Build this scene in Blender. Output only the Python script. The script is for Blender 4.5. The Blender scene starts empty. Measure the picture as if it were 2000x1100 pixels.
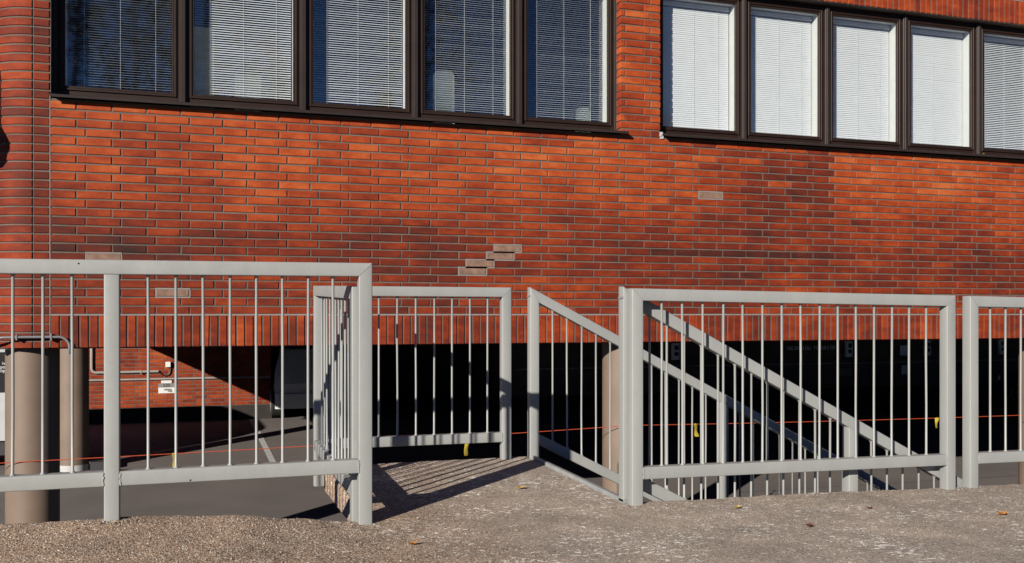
import bpy, bmesh, math, random
import numpy as np
from mathutils import Vector, Matrix, noise

R = math.radians
rnd = random.Random(7)
scene = bpy.context.scene
col = scene.collection

# ------------------------------------------------------------------ camera, sky, sun, exposure
CAM_Z, FPX, TH = 0.936, 1900.0, math.atan(1900.0 / 5690.0)
cam = bpy.data.cameras.new("camera")
cam_o = bpy.data.objects.new("camera", cam)
col.objects.link(cam_o)
cam_o.location = (0, 0, CAM_Z)
cam_o.rotation_euler = (R(90), 0, -TH)
cam.sensor_width = 36.0
cam.lens = 36.0 * FPX / 2000.0
cam.shift_y = 63.0 / 2000.0
cam.clip_start = 0.05
cam.clip_end = 2000
scene.camera = cam_o

SUN = Vector((1.06, 1.0, -0.517))
sun_el = math.atan2(0.517, math.hypot(SUN.x, SUN.y))
sun_az = math.atan2(-SUN.x, -SUN.y)           # clockwise from +Y
w = bpy.data.worlds.new("World")
scene.world = w
w.use_nodes = True
nt = w.node_tree
bg = nt.nodes["Background"]
sky = nt.nodes.new("ShaderNodeTexSky")
sky.sky_type = 'NISHITA'
sky.sun_disc = False
sky.sun_elevation = sun_el
sky.sun_rotation = sun_az
sky.air_density = 0.42
sky.dust_density = 0.0
sky.ozone_density = 6.0
nt.links.new(sky.outputs[0], bg.inputs[0])
bg.inputs[1].default_value = 0.05

sl = bpy.data.lights.new("sun", 'SUN')
sl.energy = 5.0
sl.angle = R(0.5)
sl.color = (1.0, 0.93, 0.83)
so = bpy.data.objects.new("sun", sl)
col.objects.link(so)
so.rotation_euler = SUN.to_track_quat('-Z', 'Y').to_euler()
so.location = (-20, -20, 20)

vs = scene.view_settings
vs.view_transform = 'Standard'
vs.look = 'None'
vs.exposure = 0.86
vs.gamma = 1.0
vs.use_curve_mapping = False

# ------------------------------------------------------------------ material helpers
ALB = 0.55          # albedo level that goes with the exposure above
def new_mat(name):
    m = bpy.data.materials.new(name)
    m.use_nodes = True
    n = m.node_tree.nodes
    return m, n, m.node_tree.links, n["Principled BSDF"]

def geo_pos(n):
    g = n.new("ShaderNodeNewGeometry")
    return g.outputs["Position"]

def vmul(n, l, src, vec):
    x = n.new("ShaderNodeVectorMath"); x.operation = 'MULTIPLY'
    l.new(src, x.inputs[0]); x.inputs[1].default_value = vec
    return x.outputs[0]

def tex_noise(n, l, vec, scale, detail=3.0, rough=0.55):
    t = n.new("ShaderNodeTexNoise")
    t.inputs["Scale"].default_value = scale
    t.inputs["Detail"].default_value = detail
    t.inputs["Roughness"].default_value = rough
    l.new(vec, t.inputs["Vector"])
    return t.outputs["Fac"]

def ramp(n, l, fac, stops):
    r = n.new("ShaderNodeValToRGB")
    e = r.color_ramp.elements
    while len(e) < len(stops): e.new(0.5)
    for i, (p, c) in enumerate(stops):
        e[i].position = p
        e[i].color = (c[0], c[1], c[2], 1) if not isinstance(c, (int, float)) else (c, c, c, 1)
    l.new(fac, r.inputs[0])
    return r.outputs[0]

def mth(n, l, op, a, b=None, clamp=False):
    m = n.new("ShaderNodeMath"); m.operation = op; m.use_clamp = clamp
    for i, v in enumerate((a, b)):
        if v is None: continue
        if isinstance(v, (int, float)): m.inputs[i].default_value = v
        else: l.new(v, m.inputs[i])
    return m.outputs[0]

def mixc(n, l, fac, a, b, mode='MIX'):
    m = n.new("ShaderNodeMix"); m.data_type = 'RGBA'; m.blend_type = mode
    for s, v in ((0, fac), (6, a), (7, b)):
        if isinstance(v, (int, float)): m.inputs[s].default_value = v
        elif isinstance(v, tuple): m.inputs[s].default_value = (v[0], v[1], v[2], 1)
        else: l.new(v, m.inputs[s])
    return m.outputs[2]

def bump(n, l, b, height, strength, dist=0.004):
    x = n.new("ShaderNodeBump")
    x.inputs["Strength"].default_value = strength
    x.inputs["Distance"].default_value = dist
    l.new(height, x.inputs["Height"])
    l.new(x.outputs[0], b.inputs["Normal"])

def simple(name, c, rough=0.6, metal=0.0, var=0.12, vscale=8.0, bmp=0.0, bscale=150.0, spec=0.5):
    m, n, l, b = new_mat(name)
    p = geo_pos(n)
    f = tex_noise(n, l, p, vscale, 4.0)
    k = ramp(n, l, f, [(0.25, 1 - var), (0.75, 1 + var)])
    c = tuple(v * ALB for v in c)
    l.new(mixc(n, l, 1.0, c, k, 'MULTIPLY'), b.inputs["Base Color"])
    b.inputs["Roughness"].default_value = rough
    b.inputs["Metallic"].default_value = metal
    b.inputs["Specular IOR Level"].default_value = spec * 0.7
    if bmp:
        bump(n, l, b, tex_noise(n, l, p, bscale, 3.0), bmp, 0.002)
    return m

def mat_brick():
    m, n, l, b = new_mat("fired_brick")
    p = geo_pos(n)
    a1 = n.new("ShaderNodeAttribute"); a1.attribute_type = 'OBJECT'; a1.attribute_name = "tint_o"
    a2 = n.new("ShaderNodeAttribute"); a2.attribute_type = 'GEOMETRY'; a2.attribute_name = "tint_g"
    t = mth(n, l, 'ADD', a1.outputs["Fac"], a2.outputs["Fac"])
    n1 = tex_noise(n, l, vmul(n, l, p, (6, 6, 15)), 1.0, 4.0)
    n1 = mth(n, l, 'MULTIPLY', mth(n, l, 'SUBTRACT', n1, 0.5), 0.60)
    n2 = tex_noise(n, l, vmul(n, l, p, (160, 160, 25)), 1.0, 2.0)      # wire-cut drag lines
    n2 = mth(n, l, 'MULTIPLY', mth(n, l, 'SUBTRACT', n2, 0.5), 0.22)
    n3 = tex_noise(n, l, vmul(n, l, p, (1.5, 1.5, 3.0)), 1.0, 5.0, 0.6)                # smoky staining across bricks
    n3 = mth(n, l, 'MULTIPLY', mth(n, l, 'SUBTRACT', n3, 0.5), 0.62)
    t = mth(n, l, 'ADD', mth(n, l, 'ADD', mth(n, l, 'ADD', t, n3), n1), n2, True)
    c = ramp(n, l, t, [(0.0, (0.036, 0.013, 0.010)), (0.2, (0.092, 0.017, 0.010)), (0.42, (0.190, 0.0225, 0.0065)),
                       (0.62, (0.325, 0.0425, 0.0075)), (0.82, (0.475, 0.080, 0.014)), (1.0, (0.58, 0.140, 0.036))])
    ef = tex_noise(n, l, vmul(n, l, p, (9, 9, 26)), 1.0, 5.0, 0.7)
    ef = ramp(n, l, ef, [(0.68, 0.0), (0.82, 0.25)])
    c = mixc(n, l, ef, c, (0.42, 0.30, 0.24))
    l.new(mixc(n, l, 1.0, c, (ALB, ALB, ALB), 'MULTIPLY'), b.inputs["Base Color"])
    b.inputs["Roughness"].default_value = 0.75
    b.inputs["Specular IOR Level"].default_value = 0.2
    hb = mth(n, l, 'ADD', tex_noise(n, l, vmul(n, l, p, (220, 220, 50)), 1.0, 3.0), tex_noise(n, l, p, 60.0, 4.0))
    bump(n, l, b, hb, 0.35, 0.002)
    return m

def mat_mortar(name, c1, c2):
    m, n, l, b = new_mat(name)
    p = geo_pos(n)
    f = tex_noise(n, l, p, 3.0, 6.0, 0.65)
    c1, c2 = tuple(v * ALB for v in c1), tuple(v * ALB for v in c2)
    l.new(ramp(n, l, f, [(0.3, c1), (0.7, c2)]), b.inputs["Base Color"])
    b.inputs["Roughness"].default_value = 0.9
    bump(n, l, b, tex_noise(n, l, p, 300.0, 3.0), 0.5, 0.002)
    return m

def mat_paint():
    m, n, l, b = new_mat("grey_railing_paint")
    p = geo_pos(n)
    f = tex_noise(n, l, vmul(n, l, p, (7, 7, 2.2)), 1.0, 6.0, 0.65)
    c = ramp(n, l, f, [(0.3, (0.350, 0.362, 0.352)), (0.72, (0.415, 0.424, 0.412))])
    d = tex_noise(n, l, vmul(n, l, p, (70, 70, 70)), 1.0, 5.0, 0.7)
    d = ramp(n, l, d, [(0.28, 0.45), (0.36, 0.0)])
    c = mixc(n, l, d, c, (0.25, 0.23, 0.20))
    l.new(mixc(n, l, 1.0, c, (ALB, ALB, ALB), 'MULTIPLY'), b.inputs["Base Color"])
    r = ramp(n, l, tex_noise(n, l, p, 25.0, 4.0), [(0.3, 0.36), (0.7, 0.52)])
    l.new(r, b.inputs["Roughness"])
    b.inputs["Specular IOR Level"].default_value = 0.4
    bump(n, l, b, tex_noise(n, l, p, 90.0, 3.0), 0.10, 0.0015)
    return m

def mat_ground():
    m, n, l, b = new_mat("exposed_aggregate")
    p = geo_pos(n)
    v = n.new("ShaderNodeTexVoronoi"); v.inputs["Scale"].default_value = 165.0
    l.new(p, v.inputs["Vector"])
    sep = n.new("ShaderNodeSeparateColor"); l.new(v.outputs["Color"], sep.inputs[0])
    stone = ramp(n, l, sep.outputs[0], [(0.0, (0.045, 0.034, 0.028)), (0.16, (0.16, 0.12, 0.095)), (0.3, (0.42, 0.335, 0.27)), (0.6, (0.52, 0.42, 0.34)),
                                        (0.85, (0.66, 0.57, 0.49)), (1.0, (0.88, 0.83, 0.77))])
    big = tex_noise(n, l, p, 1.1, 5.0, 0.6)
    xs = n.new("ShaderNodeSeparateXYZ"); l.new(p, xs.inputs[0])
    # left: coarse brown asphalt, middle and right: paler worn concrete
    east = mth(n, l, 'ADD', mth(n, l, 'MULTIPLY', mth(n, l, 'SUBTRACT', xs.outputs[0], 0.75), 1.3),
               mth(n, l, 'MULTIPLY', mth(n, l, 'SUBTRACT', big, 0.5), 1.6), True)
    east = ramp(n, l, east, [(0.0, 0.0), (1.0, 1.0)])
    brown = mixc(n, l, 1.0, stone, (0.86, 0.73, 0.63), 'MULTIPLY')
    fine = tex_noise(n, l, p, 260.0, 4.0, 0.7)
    conc = ramp(n, l, fine, [(0.25, (0.20, 0.160, 0.130)), (0.5, (0.44, 0.37, 0.31)), (0.75, (0.62, 0.54, 0.47))])
    conc = mixc(n, l, 0.45, conc, stone)
    c = mixc(n, l, east, brown, conc)
    # chalky worn spots
    wn = tex_noise(n, l, vmul(n, l, p, (0.9, 1.1, 1.0)), 30.0, 6.0, 0.72)
    wl = tex_noise(n, l, p, 2.1, 4.0, 0.6)
    wn = mth(n, l, 'ADD', wn, mth(n, l, 'MULTIPLY', mth(n, l, 'SUBTRACT', wl, 0.5), 0.45))
    wn = mth(n, l, 'ADD', wn, mth(n, l, 'MULTIPLY', mth(n, l, 'SUBTRACT', sep.outputs[1], 0.5), 0.10))
    zone = ramp(n, l, mth(n, l, 'MULTIPLY', mth(n, l, 'SUBTRACT', xs.outputs[0], 0.15), 0.8), [(0.0, 0.0), (0.5, 1.0)])
    chalk = mth(n, l, 'MULTIPLY', ramp(n, l, wn, [(0.60, 0.0), (0.625, 0.9)]), zone)
    c = mixc(n, l, chalk, c, (1.22, 1.18, 1.13))
    mid = ramp(n, l, tex_noise(n, l, p, 3.2, 5.0, 0.65), [(0.3, 0.74), (0.7, 1.16)])
    c = mixc(n, l, 1.0, c, mid, 'MULTIPLY')
    l.new(mixc(n, l, 1.0, c, (ALB * 1.20, ALB * 1.18, ALB * 1.14), 'MULTIPLY'), b.inputs["Base Color"])
    b.inputs["Roughness"].default_value = 0.9
    b.inputs["Specular IOR Level"].default_value = 0.3
    h = mth(n, l, 'SUBTRACT', mth(n, l, 'MULTIPLY', fine, 0.8), v.outputs["Distance"])
    bump(n, l, b, h, 0.5, 0.003)
    return m

def mat_asphalt():
    m, n, l, b = new_mat("yard_asphalt")
    p = geo_pos(n)
    f = tex_noise(n, l, p, 0.7, 6.0, 0.6)
    c = ramp(n, l, f, [(0.3, (0.155, 0.130, 0.122)), (0.7, (0.215, 0.183, 0.172))])
    s = tex_noise(n, l, p, 120.0, 3.0, 0.7)
    c = mixc(n, l, 1.0, c, ramp(n, l, s, [(0.3, 0.7), (0.7, 1.3)]), 'MULTIPLY')
    o = tex_noise(n, l, p, 2.3, 3.0)
    c = mixc(n, l, ramp(n, l, o, [(0.68, 0.0), (0.78, 0.35)]), c, (0.09, 0.08, 0.075))
    l.new(mixc(n, l, 1.0, c, (ALB, ALB, ALB), 'MULTIPLY'), b.inputs["Base Color"])
    b.inputs["Roughness"].default_value = 0.85
    bump(n, l, b, s, 0.6, 0.004)
    return m

def mat_glass():
    m = bpy.data.materials.new("window_glass"); m.use_nodes = True
    n = m.node_tree.nodes; l = m.node_tree.links
    n.clear()
    o = n.new("ShaderNodeOutputMaterial")
    t = n.new("ShaderNodeBsdfTransparent"); t.inputs[0].default_value = (0.95, 0.975, 0.965, 1)
    g = n.new("ShaderNodeBsdfGlossy"); g.inputs["Roughness"].default_value = 0.03
    g.inputs["Color"].default_value = (1, 1, 1, 1)
    ge = n.new("ShaderNodeNewGeometry")
    dt = n.new("ShaderNodeVectorMath"); dt.operation = 'DOT_PRODUCT'
    l.new(ge.outputs["Normal"], dt.inputs[0]); l.new(ge.outputs["Incoming"], dt.inputs[1])
    ca = mth(n, l, 'ABSOLUTE', dt.outputs["Value"])
    fr = mth(n, l, 'ADD', mth(n, l, 'MULTIPLY', mth(n, l, 'POWER', mth(n, l, 'SUBTRACT', 1.0, ca), 5.0), 0.85), 0.15, True)
    p = geo_pos(n)
    bp = n.new("ShaderNodeBump"); bp.inputs["Strength"].default_value = 0.02; bp.inputs["Distance"].default_value = 0.05
    l.new(tex_noise(n, l, p, 1.3, 1.0), bp.inputs["Height"]); l.new(bp.outputs[0], g.inputs["Normal"])
    mx = n.new("ShaderNodeMixShader")
    l.new(fr, mx.inputs[0]); l.new(t.outputs[0], mx.inputs[1]); l.new(g.outputs[0], mx.inputs[2])
    l.new(mx.outputs[0], o.inputs[0])
    return m

def mat_grain():
    m, n, l, b = new_mat("aggregate_grain")
    p = geo_pos(n)
    a2 = n.new("ShaderNodeAttribute"); a2.attribute_type = 'GEOMETRY'; a2.attribute_name = "tint_g"
    c = ramp(n, l, a2.outputs["Fac"], [(0.0, (0.10, 0.075, 0.06)), (0.25, (0.30, 0.23, 0.175)), (0.6, (0.46, 0.365, 0.29)), (0.9, (0.60, 0.505, 0.42)), (1.0, (1.05, 1.0, 0.94))])
    g = ramp(n, l, tex_noise(n, l, p, 3.2, 5.0, 0.65), [(0.3, 0.8), (0.7, 1.15)])
    c = mixc(n, l, 1.0, c, g, 'MULTIPLY')
    l.new(mixc(n, l, 1.0, c, (ALB * 1.10, ALB * 1.08, ALB * 1.05), 'MULTIPLY'), b.inputs["Base Color"])
    b.inputs["Roughness"].default_value = 0.85
    b.inputs["Specular IOR Level"].default_value = 0.3
    return m

M = dict(
    grain=mat_grain(),
    brick=mat_brick(),
    mortar=mat_mortar("mortar", (0.110, 0.084, 0.067), (0.190, 0.150, 0.122)),
    pale_mortar=mat_mortar("pale_mortar", (0.24, 0.225, 0.21), (0.33, 0.31, 0.29)),
    patch=simple("replacement_brick", (0.27, 0.160, 0.115), 0.8, var=0.35, vscale=14, bmp=0.4, bscale=90),
    paint=mat_paint(), ground=mat_ground(), asphalt=mat_asphalt(), glass=mat_glass(),
    concrete=simple("grey_concrete", (0.30, 0.28, 0.26), 0.9, var=0.2, vscale=4, bmp=0.5),
    soffit=simple("dark_soffit", (0.10, 0.095, 0.09), 0.9, var=0.15),
    column=simple("taupe_column_paint", (0.235, 0.170, 0.128), 0.6, var=0.13, vscale=3.2, bmp=0.25, bscale=120),
    band=simple("galvanised_band", (0.6, 0.6, 0.6), 0.4, var=0.1),
    frame=simple("brown_window_frame", (0.028, 0.0140, 0.0098), 0.5, var=0.2, vscale=5, spec=0.3),
    cover=simple("grey_brown_cover_strip", (0.036, 0.025, 0.022), 0.45, var=0.15, vscale=5, spec=0.3),
    white=simple("white_paint", (0.90, 0.90, 0.87), 0.5, var=0.05),
    slat=simple("blind_slat", (0.98, 1.0, 1.03), 0.45, var=0.04),
    cord=simple("blind_cord", (1.1, 1.1, 1.1), 0.8, var=0.03),
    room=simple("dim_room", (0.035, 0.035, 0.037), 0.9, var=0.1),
    pale=simple("pale_cabinet", (1.15, 1.27, 1.15), 0.5, var=0.05),
    rope=simple("orange_rope", (0.62, 0.085, 0.025), 0.7, var=0.2, vscale=60),
    tag=simple("yellow_ribbon", (0.66, 0.50, 0.06), 0.5, var=0.2, vscale=40),
    line=simple("road_paint", (0.62, 0.62, 0.60), 0.8, var=0.25, vscale=12),
    steel=simple("grey_conduit", (0.30, 0.30, 0.32), 0.4, metal=0.3, var=0.1),
    conduit=simple("white_conduit", (0.42, 0.38, 0.35), 0.5, var=0.1),
    black=simple("black_plastic", (0.012, 0.012, 0.013), 0.45, var=0.1),
    dark=simple("dark_grey", (0.05, 0.05, 0.055), 0.6, var=0.1),
    added_dark_sheet=simple("added_sheet_grey", (0.10, 0.10, 0.105), 0.9, var=0.2),  # dark tone of the added sheet that cuts bounced light
    trailer=simple("trailer_paint", (0.62, 0.63, 0.64), 0.4, var=0.05),
    plinth=simple("tarred_plinth", (0.035, 0.028, 0.025), 0.9, var=0.2),
    plate=simple("grey_plate", (0.28, 0.27, 0.26), 0.6, var=0.1),
    nosing=simple("zinc_edge", (0.36, 0.37, 0.37), 0.5, var=0.2, vscale=12),
    rust=simple("rust_flake", (0.22, 0.07, 0.03), 0.9, var=0.4, vscale=50),
    socket=simple("socket_box_shell", (1.25, 1.35, 1.45), 0.5, var=0.05),
    bluecar=simple("dark_blue_car_paint", (0.02, 0.045, 0.11), 0.25, var=0.05),
    whitecar=simple("white_car_paint", (0.72, 0.72, 0.70), 0.3, var=0.03),
    carglass=simple("car_glass", (0.02, 0.025, 0.03), 0.08, var=0.02),
    tyre=simple("tyre_rubber", (0.02, 0.02, 0.02), 0.85, var=0.1),
    rim=simple("alloy_rim", (0.45, 0.46, 0.48), 0.35, metal=0.6, var=0.1),
    lamp=simple("lamp_lens", (0.7, 0.7, 0.72), 0.15, var=0.05),
    leaf_o=simple("orange_leaf", (0.50, 0.21, 0.05), 0.7, var=0.35, vscale=90),
    leaf_y=simple("yellow_leaf", (0.55, 0.37, 0.10), 0.7, var=0.35, vscale=90),
    leaf_b=simple("brown_leaf", (0.17, 0.055, 0.03), 0.7, var=0.35, vscale=90),
    foliage=simple("far_foliage", (0.030, 0.024, 0.012), 0.8, var=0.4, vscale=1.0),
    bark=simple("far_bark", (0.10, 0.09, 0.08), 0.9, var=0.4, vscale=3.0),
)

# ------------------------------------------------------------------ geometry helpers
WLOC = {}          # world location of every object by name

class MB:
    def __init__(s):
        s.v = []; s.f = []; s.sm = []
    def add(s, vs, fs, smooth=False):
        o = len(s.v)
        s.v += [tuple(v) for v in vs]
        s.f += [tuple(i + o for i in f) for f in fs]
        s.sm += [smooth] * len(fs)
    def box(s, x0, x1, y0, y1, z0, z1):
        s.add([(x0, y0, z0), (x1, y0, z0), (x1, y1, z0), (x0, y1, z0), (x0, y0, z1), (x1, y0, z1), (x1, y1, z1), (x0, y1, z1)],
              [(0, 3, 2, 1), (4, 5, 6, 7), (0, 1, 5, 4), (1, 2, 6, 5), (2, 3, 7, 6), (3, 0, 4, 7)])
    def bbox(s, x0, x1, y0, y1, z0, z1, c=0.003):
        """box with chamfered edges along z and front/back"""
        p0, p1 = Vector(((x0 + x1) / 2, (y0 + y1) / 2, z0)), Vector(((x0 + x1) / 2, (y0 + y1) / 2, z1))
        s.beam(p0, p1, Vector((1, 0, 0)), x1 - x0, y1 - y0, r=c, seg=1)
    def beam(s, p0, p1, side, w, h, n0=None, n1=None, r=0.005, seg=3):
        p0 = Vector(p0); p1 = Vector(p1)
        d = (p1 - p0).normalized()
        side = Vector(side); side = (side - d * side.dot(d)).normalized()
        up = d.cross(side)
        n0 = Vector(n0) if n0 is not None else d
        n1 = Vector(n1) if n1 is not None else d
        sec = []
        for (cx, cy, a0) in ((w / 2 - r, h / 2 - r, 0), (-w / 2 + r, h / 2 - r, 90), (-w / 2 + r, -h / 2 + r, 180), (w / 2 - r, -h / 2 + r, 270)):
            for k in range(seg + 1):
                a = R(a0 + 90 * k / seg)
                sec.append((cx + r * math.cos(a), cy + r * math.sin(a)))
        vs = []
        for p, n in ((p0, n0), (p1, n1)):
            for u, v in sec:
                q = side * u + up * v
                vs.append(p + q - d * (q.dot(n) / d.dot(n)))
        N = len(sec)
        s.add(vs, [(i, (i + 1) % N, N + (i + 1) % N, N + i) for i in range(N)], True)
        s.add(vs, [tuple(reversed(range(N))), tuple(range(N, 2 * N))], False)
    def tube(s, pts, r, n=8, cap=True):
        pts = [Vector(p) for p in pts]
        rs = r if isinstance(r, (list, tuple)) else [r] * len(pts)
        vs = []; prev = None
        for i, p in enumerate(pts):
            d = (pts[min(i + 1, len(pts) - 1)] - pts[max(i - 1, 0)]).normalized()
            if prev is None:
                a = d.orthogonal().normalized()
            else:
                a = (prev - d * prev.dot(d)).normalized()
            prev = a
            b = d.cross(a)
            for k in range(n):
                t = 2 * math.pi * k / n
                vs.append(p + (a * math.cos(t) + b * math.sin(t)) * rs[i])
        fs = []
        for i in range(len(pts) - 1):
            for k in range(n):
                fs.append((i * n + k, i * n + (k + 1) % n, (i + 1) * n + (k + 1) % n, (i + 1) * n + k))
        s.add(vs, fs, True)
        if cap:
            s.add(vs[:n], [tuple(reversed(range(n)))]); s.add(vs[-n:], [tuple(range(n))])
    def grid(s, P, smooth=False):
        """P[i][j] rows of points"""
        a, b = len(P), len(P[0])
        s.add([p for row in P for p in row],
              [(i * b + j, i * b + j + 1, (i + 1) * b + j + 1, (i + 1) * b + j) for i in range(a - 1) for j in range(b - 1)], smooth)
    def mesh(s, name, mat, origin):
        me = bpy.data.meshes.new(name)
        me.from_pydata([(x - origin[0], y - origin[1], z - origin[2]) for x, y, z in s.v], [], s.f)
        me.polygons.foreach_set("use_smooth", s.sm)
        me.materials.append(mat)
        if any(s.sm):
            me.set_sharp_from_angle(angle=R(40))
        me.update()
        return me
    def build(s, name, mat, parent=None, origin=None):
        if origin is None:
            xs, ys, zs = zip(*s.v)
            origin = ((min(xs) + max(xs)) / 2, (min(ys) + max(ys)) / 2, min(zs))
        return place(s.mesh(name, mat, origin), name, origin, parent)

def place(me, name, loc, parent=None):
    o = bpy.data.objects.new(name, me)
    col.objects.link(o)
    WLOC[o.name] = Vector(loc)
    if parent is not None:
        o.parent = parent
        o.location = Vector(loc) - WLOC[parent.name]
    else:
        o.location = loc
    return o

def tag(o, label, cat, group=None, kind=None):
    if label: o["label"] = label
    if cat: o["category"] = cat
    if group: o["group"] = group
    if kind: o["kind"] = kind
    return o

def thing(name, loc, label, cat, group=None):
    o = bpy.data.objects.new(name, None)
    o.empty_display_size = 0.1
    col.objects.link(o)
    o.location = loc
    WLOC[o.name] = Vector(loc)
    return tag(o, label, cat, group)

def struct(o):
    o["kind"] = "structure"
    return o

def stuff(o):
    o["kind"] = "stuff"
    return o

def add_text(body, name, loc, size, mat, parent, align='CENTER', ext=0.001):
    cu = bpy.data.curves.new(name, 'FONT')
    cu.body = body; cu.size = size; cu.align_x = align; cu.extrude = ext
    tmp = bpy.data.objects.new(name + "_tmp", cu)
    col.objects.link(tmp)
    dg = bpy.context.evaluated_depsgraph_get()
    me = bpy.data.meshes.new_from_object(tmp.evaluated_get(dg))
    bpy.data.objects.remove(tmp)
    me.transform(Matrix.Rotation(R(90), 4, 'X'))
    me.materials.clear(); me.materials.append(mat)
    return place(me, name, loc, parent)

def proj(x, y, z):
    c, s_ = math.cos(TH), math.sin(TH)
    t = x * s_ + y * c
    u = x * c - y * s_
    return 1000 + FPX * u / t, 613 - FPX * (z - CAM_Z) / t

# ------------------------------------------------------------------ ground
Y_F = 4.305           # front face of the railing line
FLOOR = -1.30
def lerp_tab(tab, x):
    if x <= tab[0][0]: return tab[0][1]
    for (a, va), (b, vb) in zip(tab, tab[1:]):
        if x <= b:
            k = (x - a) / (b - a); k = k * k * (3 - 2 * k)
            return va + (vb - va) * k
    return tab[-1][1]
EDGE = [(-3, 0.08), (-0.9, 0.086), (-0.30, 0.088), (0.15, 0.068), (0.45, 0.034), (0.66, 0.008), (0.78, 0.0), (2.1, 0.0), (3.0, -0.010), (4.0, -0.033), (5.0, -0.045), (8, -0.06)]
def ground_z(x, y):
    e = lerp_tab(EDGE, x)
    k = min(1.0, max(0.0, (y - 2.6) / 1.75))
    z = e * k * k + 0.0
    if -4 < x < 8 and y > 1.5:
        z += 0.006 * noise.noise(Vector((x * 2.3, y * 2.3, 0.3))) + 0.0035 * noise.noise(Vector((x * 9, y * 9, 1.3))) + 0.002 * noise.noise(Vector((x * 31, y * 31, 4.1)))
    return z

def frange(a, b, st):
    n = max(1, int(round((b - a) / st)))
    return [a + (b - a) * i / n for i in range(n)]
XS = [-120, -60, -30, -15, -8, -5] + frange(-3.2, 6.5, 0.025) + [6.5, 8, 10, 15, 30, 60, 120]
YS = [-300, -120, -50, -20, -8, -3, 0, 1.5, 2.4] + frange(2.8, 4.37, 0.025) + [4.37]
mb = MB()
rows = []
for j, y in enumerate(YS):
    row = []
    for x in XS:
        yy = y
        if j == len(YS) - 1 and not (0.70 < x < 2.12):
            yy = y + 0.012 * noise.noise(Vector((x * 7, 0, 9))) + 0.006 * noise.noise(Vector((x * 40, 0, 2)))
        row.append((x, yy, ground_z(x, yy)))
    rows.append(row)
mb.grid(rows, True)
last = rows[-1]
mb.grid([last, [(x, y + 0.004, z - 0.03) for x, y, z in last], [(x, y - 0.01, -1.8) for x, y, z in last]], False)
struct(mb.build("ground", M['ground'], origin=(0, 0, 0)))

def floor_z(y): return -1.464 + 0.0227 * (min(y, 27) - 12)
mb = MB()
mb.grid([[(x, y, ground_z(x, y) + 0.012) for x in (-120, -5, 0, 6, 40, 120)] for y in (-22, -10, 2.2)])  # unseen dark sheet added behind the camera to lower ground bounce
struct(mb.build("added_dark_sheet", M['added_dark_sheet']))
mb = MB()
mb.grid([[(x, y, floor_z(y)) for x in (-60, -20, 0, 20, 40, 90)] for y in (4.30, 10, 16, 22, 27, 60)], False)
yard = struct(mb.build("parking_floor", M['asphalt'], origin=(0, 0, FLOOR)))
k = 0
for (x, y0, y1) in ((1.27, 15.4, 20.9), (12.25, 15.6, 21.2), (14.8, 15.6, 21.2), (17.4, 15.6, 21.2), (20.0, 15.6, 21.2), (22.6, 15.6, 21.2)):
    mb = MB()
    mb.grid([[(xx, y, floor_z(y) + 0.004) for xx in (x - 0.05, x + 0.05)] for y in (y0, y1)])
    mb.build("parking_line", M['line'], yard)

# landing slab between the railings
LX0, LX1, LY1 = 0.767, 2.046, 5.845
mb = MB()
def land_z(x, y): return 0.02 * max(0, y - 4.34)
gx = [LX0 + 0.012 + (LX1 - LX0 - 0.02) * i / 60 for i in range(61)]
gy = [4.372 + (LY1 - 0.012 - 4.372) * i / 60 for i in range(61)]
P = [[(x, y, land_z(x, y) + 0.002 * noise.noise(Vector((x * 6, y * 6, 3)))) for x in gx] for y in gy]
mb.grid(P, True)
ring = P[0] + [r_[-1] for r_ in P[1:]] + list(reversed(P[-1][:-1])) + [r_[0] for r_ in reversed(P[1:-1])]
def outset(p, dx, dz):
    x, y, z = p
    x2 = x - dx if x < 0.9 else (x + dx if x > 1.95 else x)
    y2 = y + dx if y > 5.7 else y
    return (x2, y2, z - dz)
r1 = [outset(p, 0.008, 0.010) for p in ring]
r2 = [(a[0], a[1], -0.105) for a in r1]
rr = [ring, r1, r2]
mb.grid([q + [q[0]] for q in rr], False)
mb.add([(LX0, 4.372, -0.105), (LX1, 4.372, -0.105), (LX1, LY1, -0.105), (LX0, LY1, -0.105)], [(0, 3, 2, 1)])
landing = tag(mb.build("landing_slab", M['ground']), "pale speckled concrete landing striped by railing shadows at the top of the stairs", "landing")
mb = MB(); mb.box(0.95, 1.9, 5.2, 5.4, -1.6, -0.106)
mb.build("support_wall", M['concrete'], landing)

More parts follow.
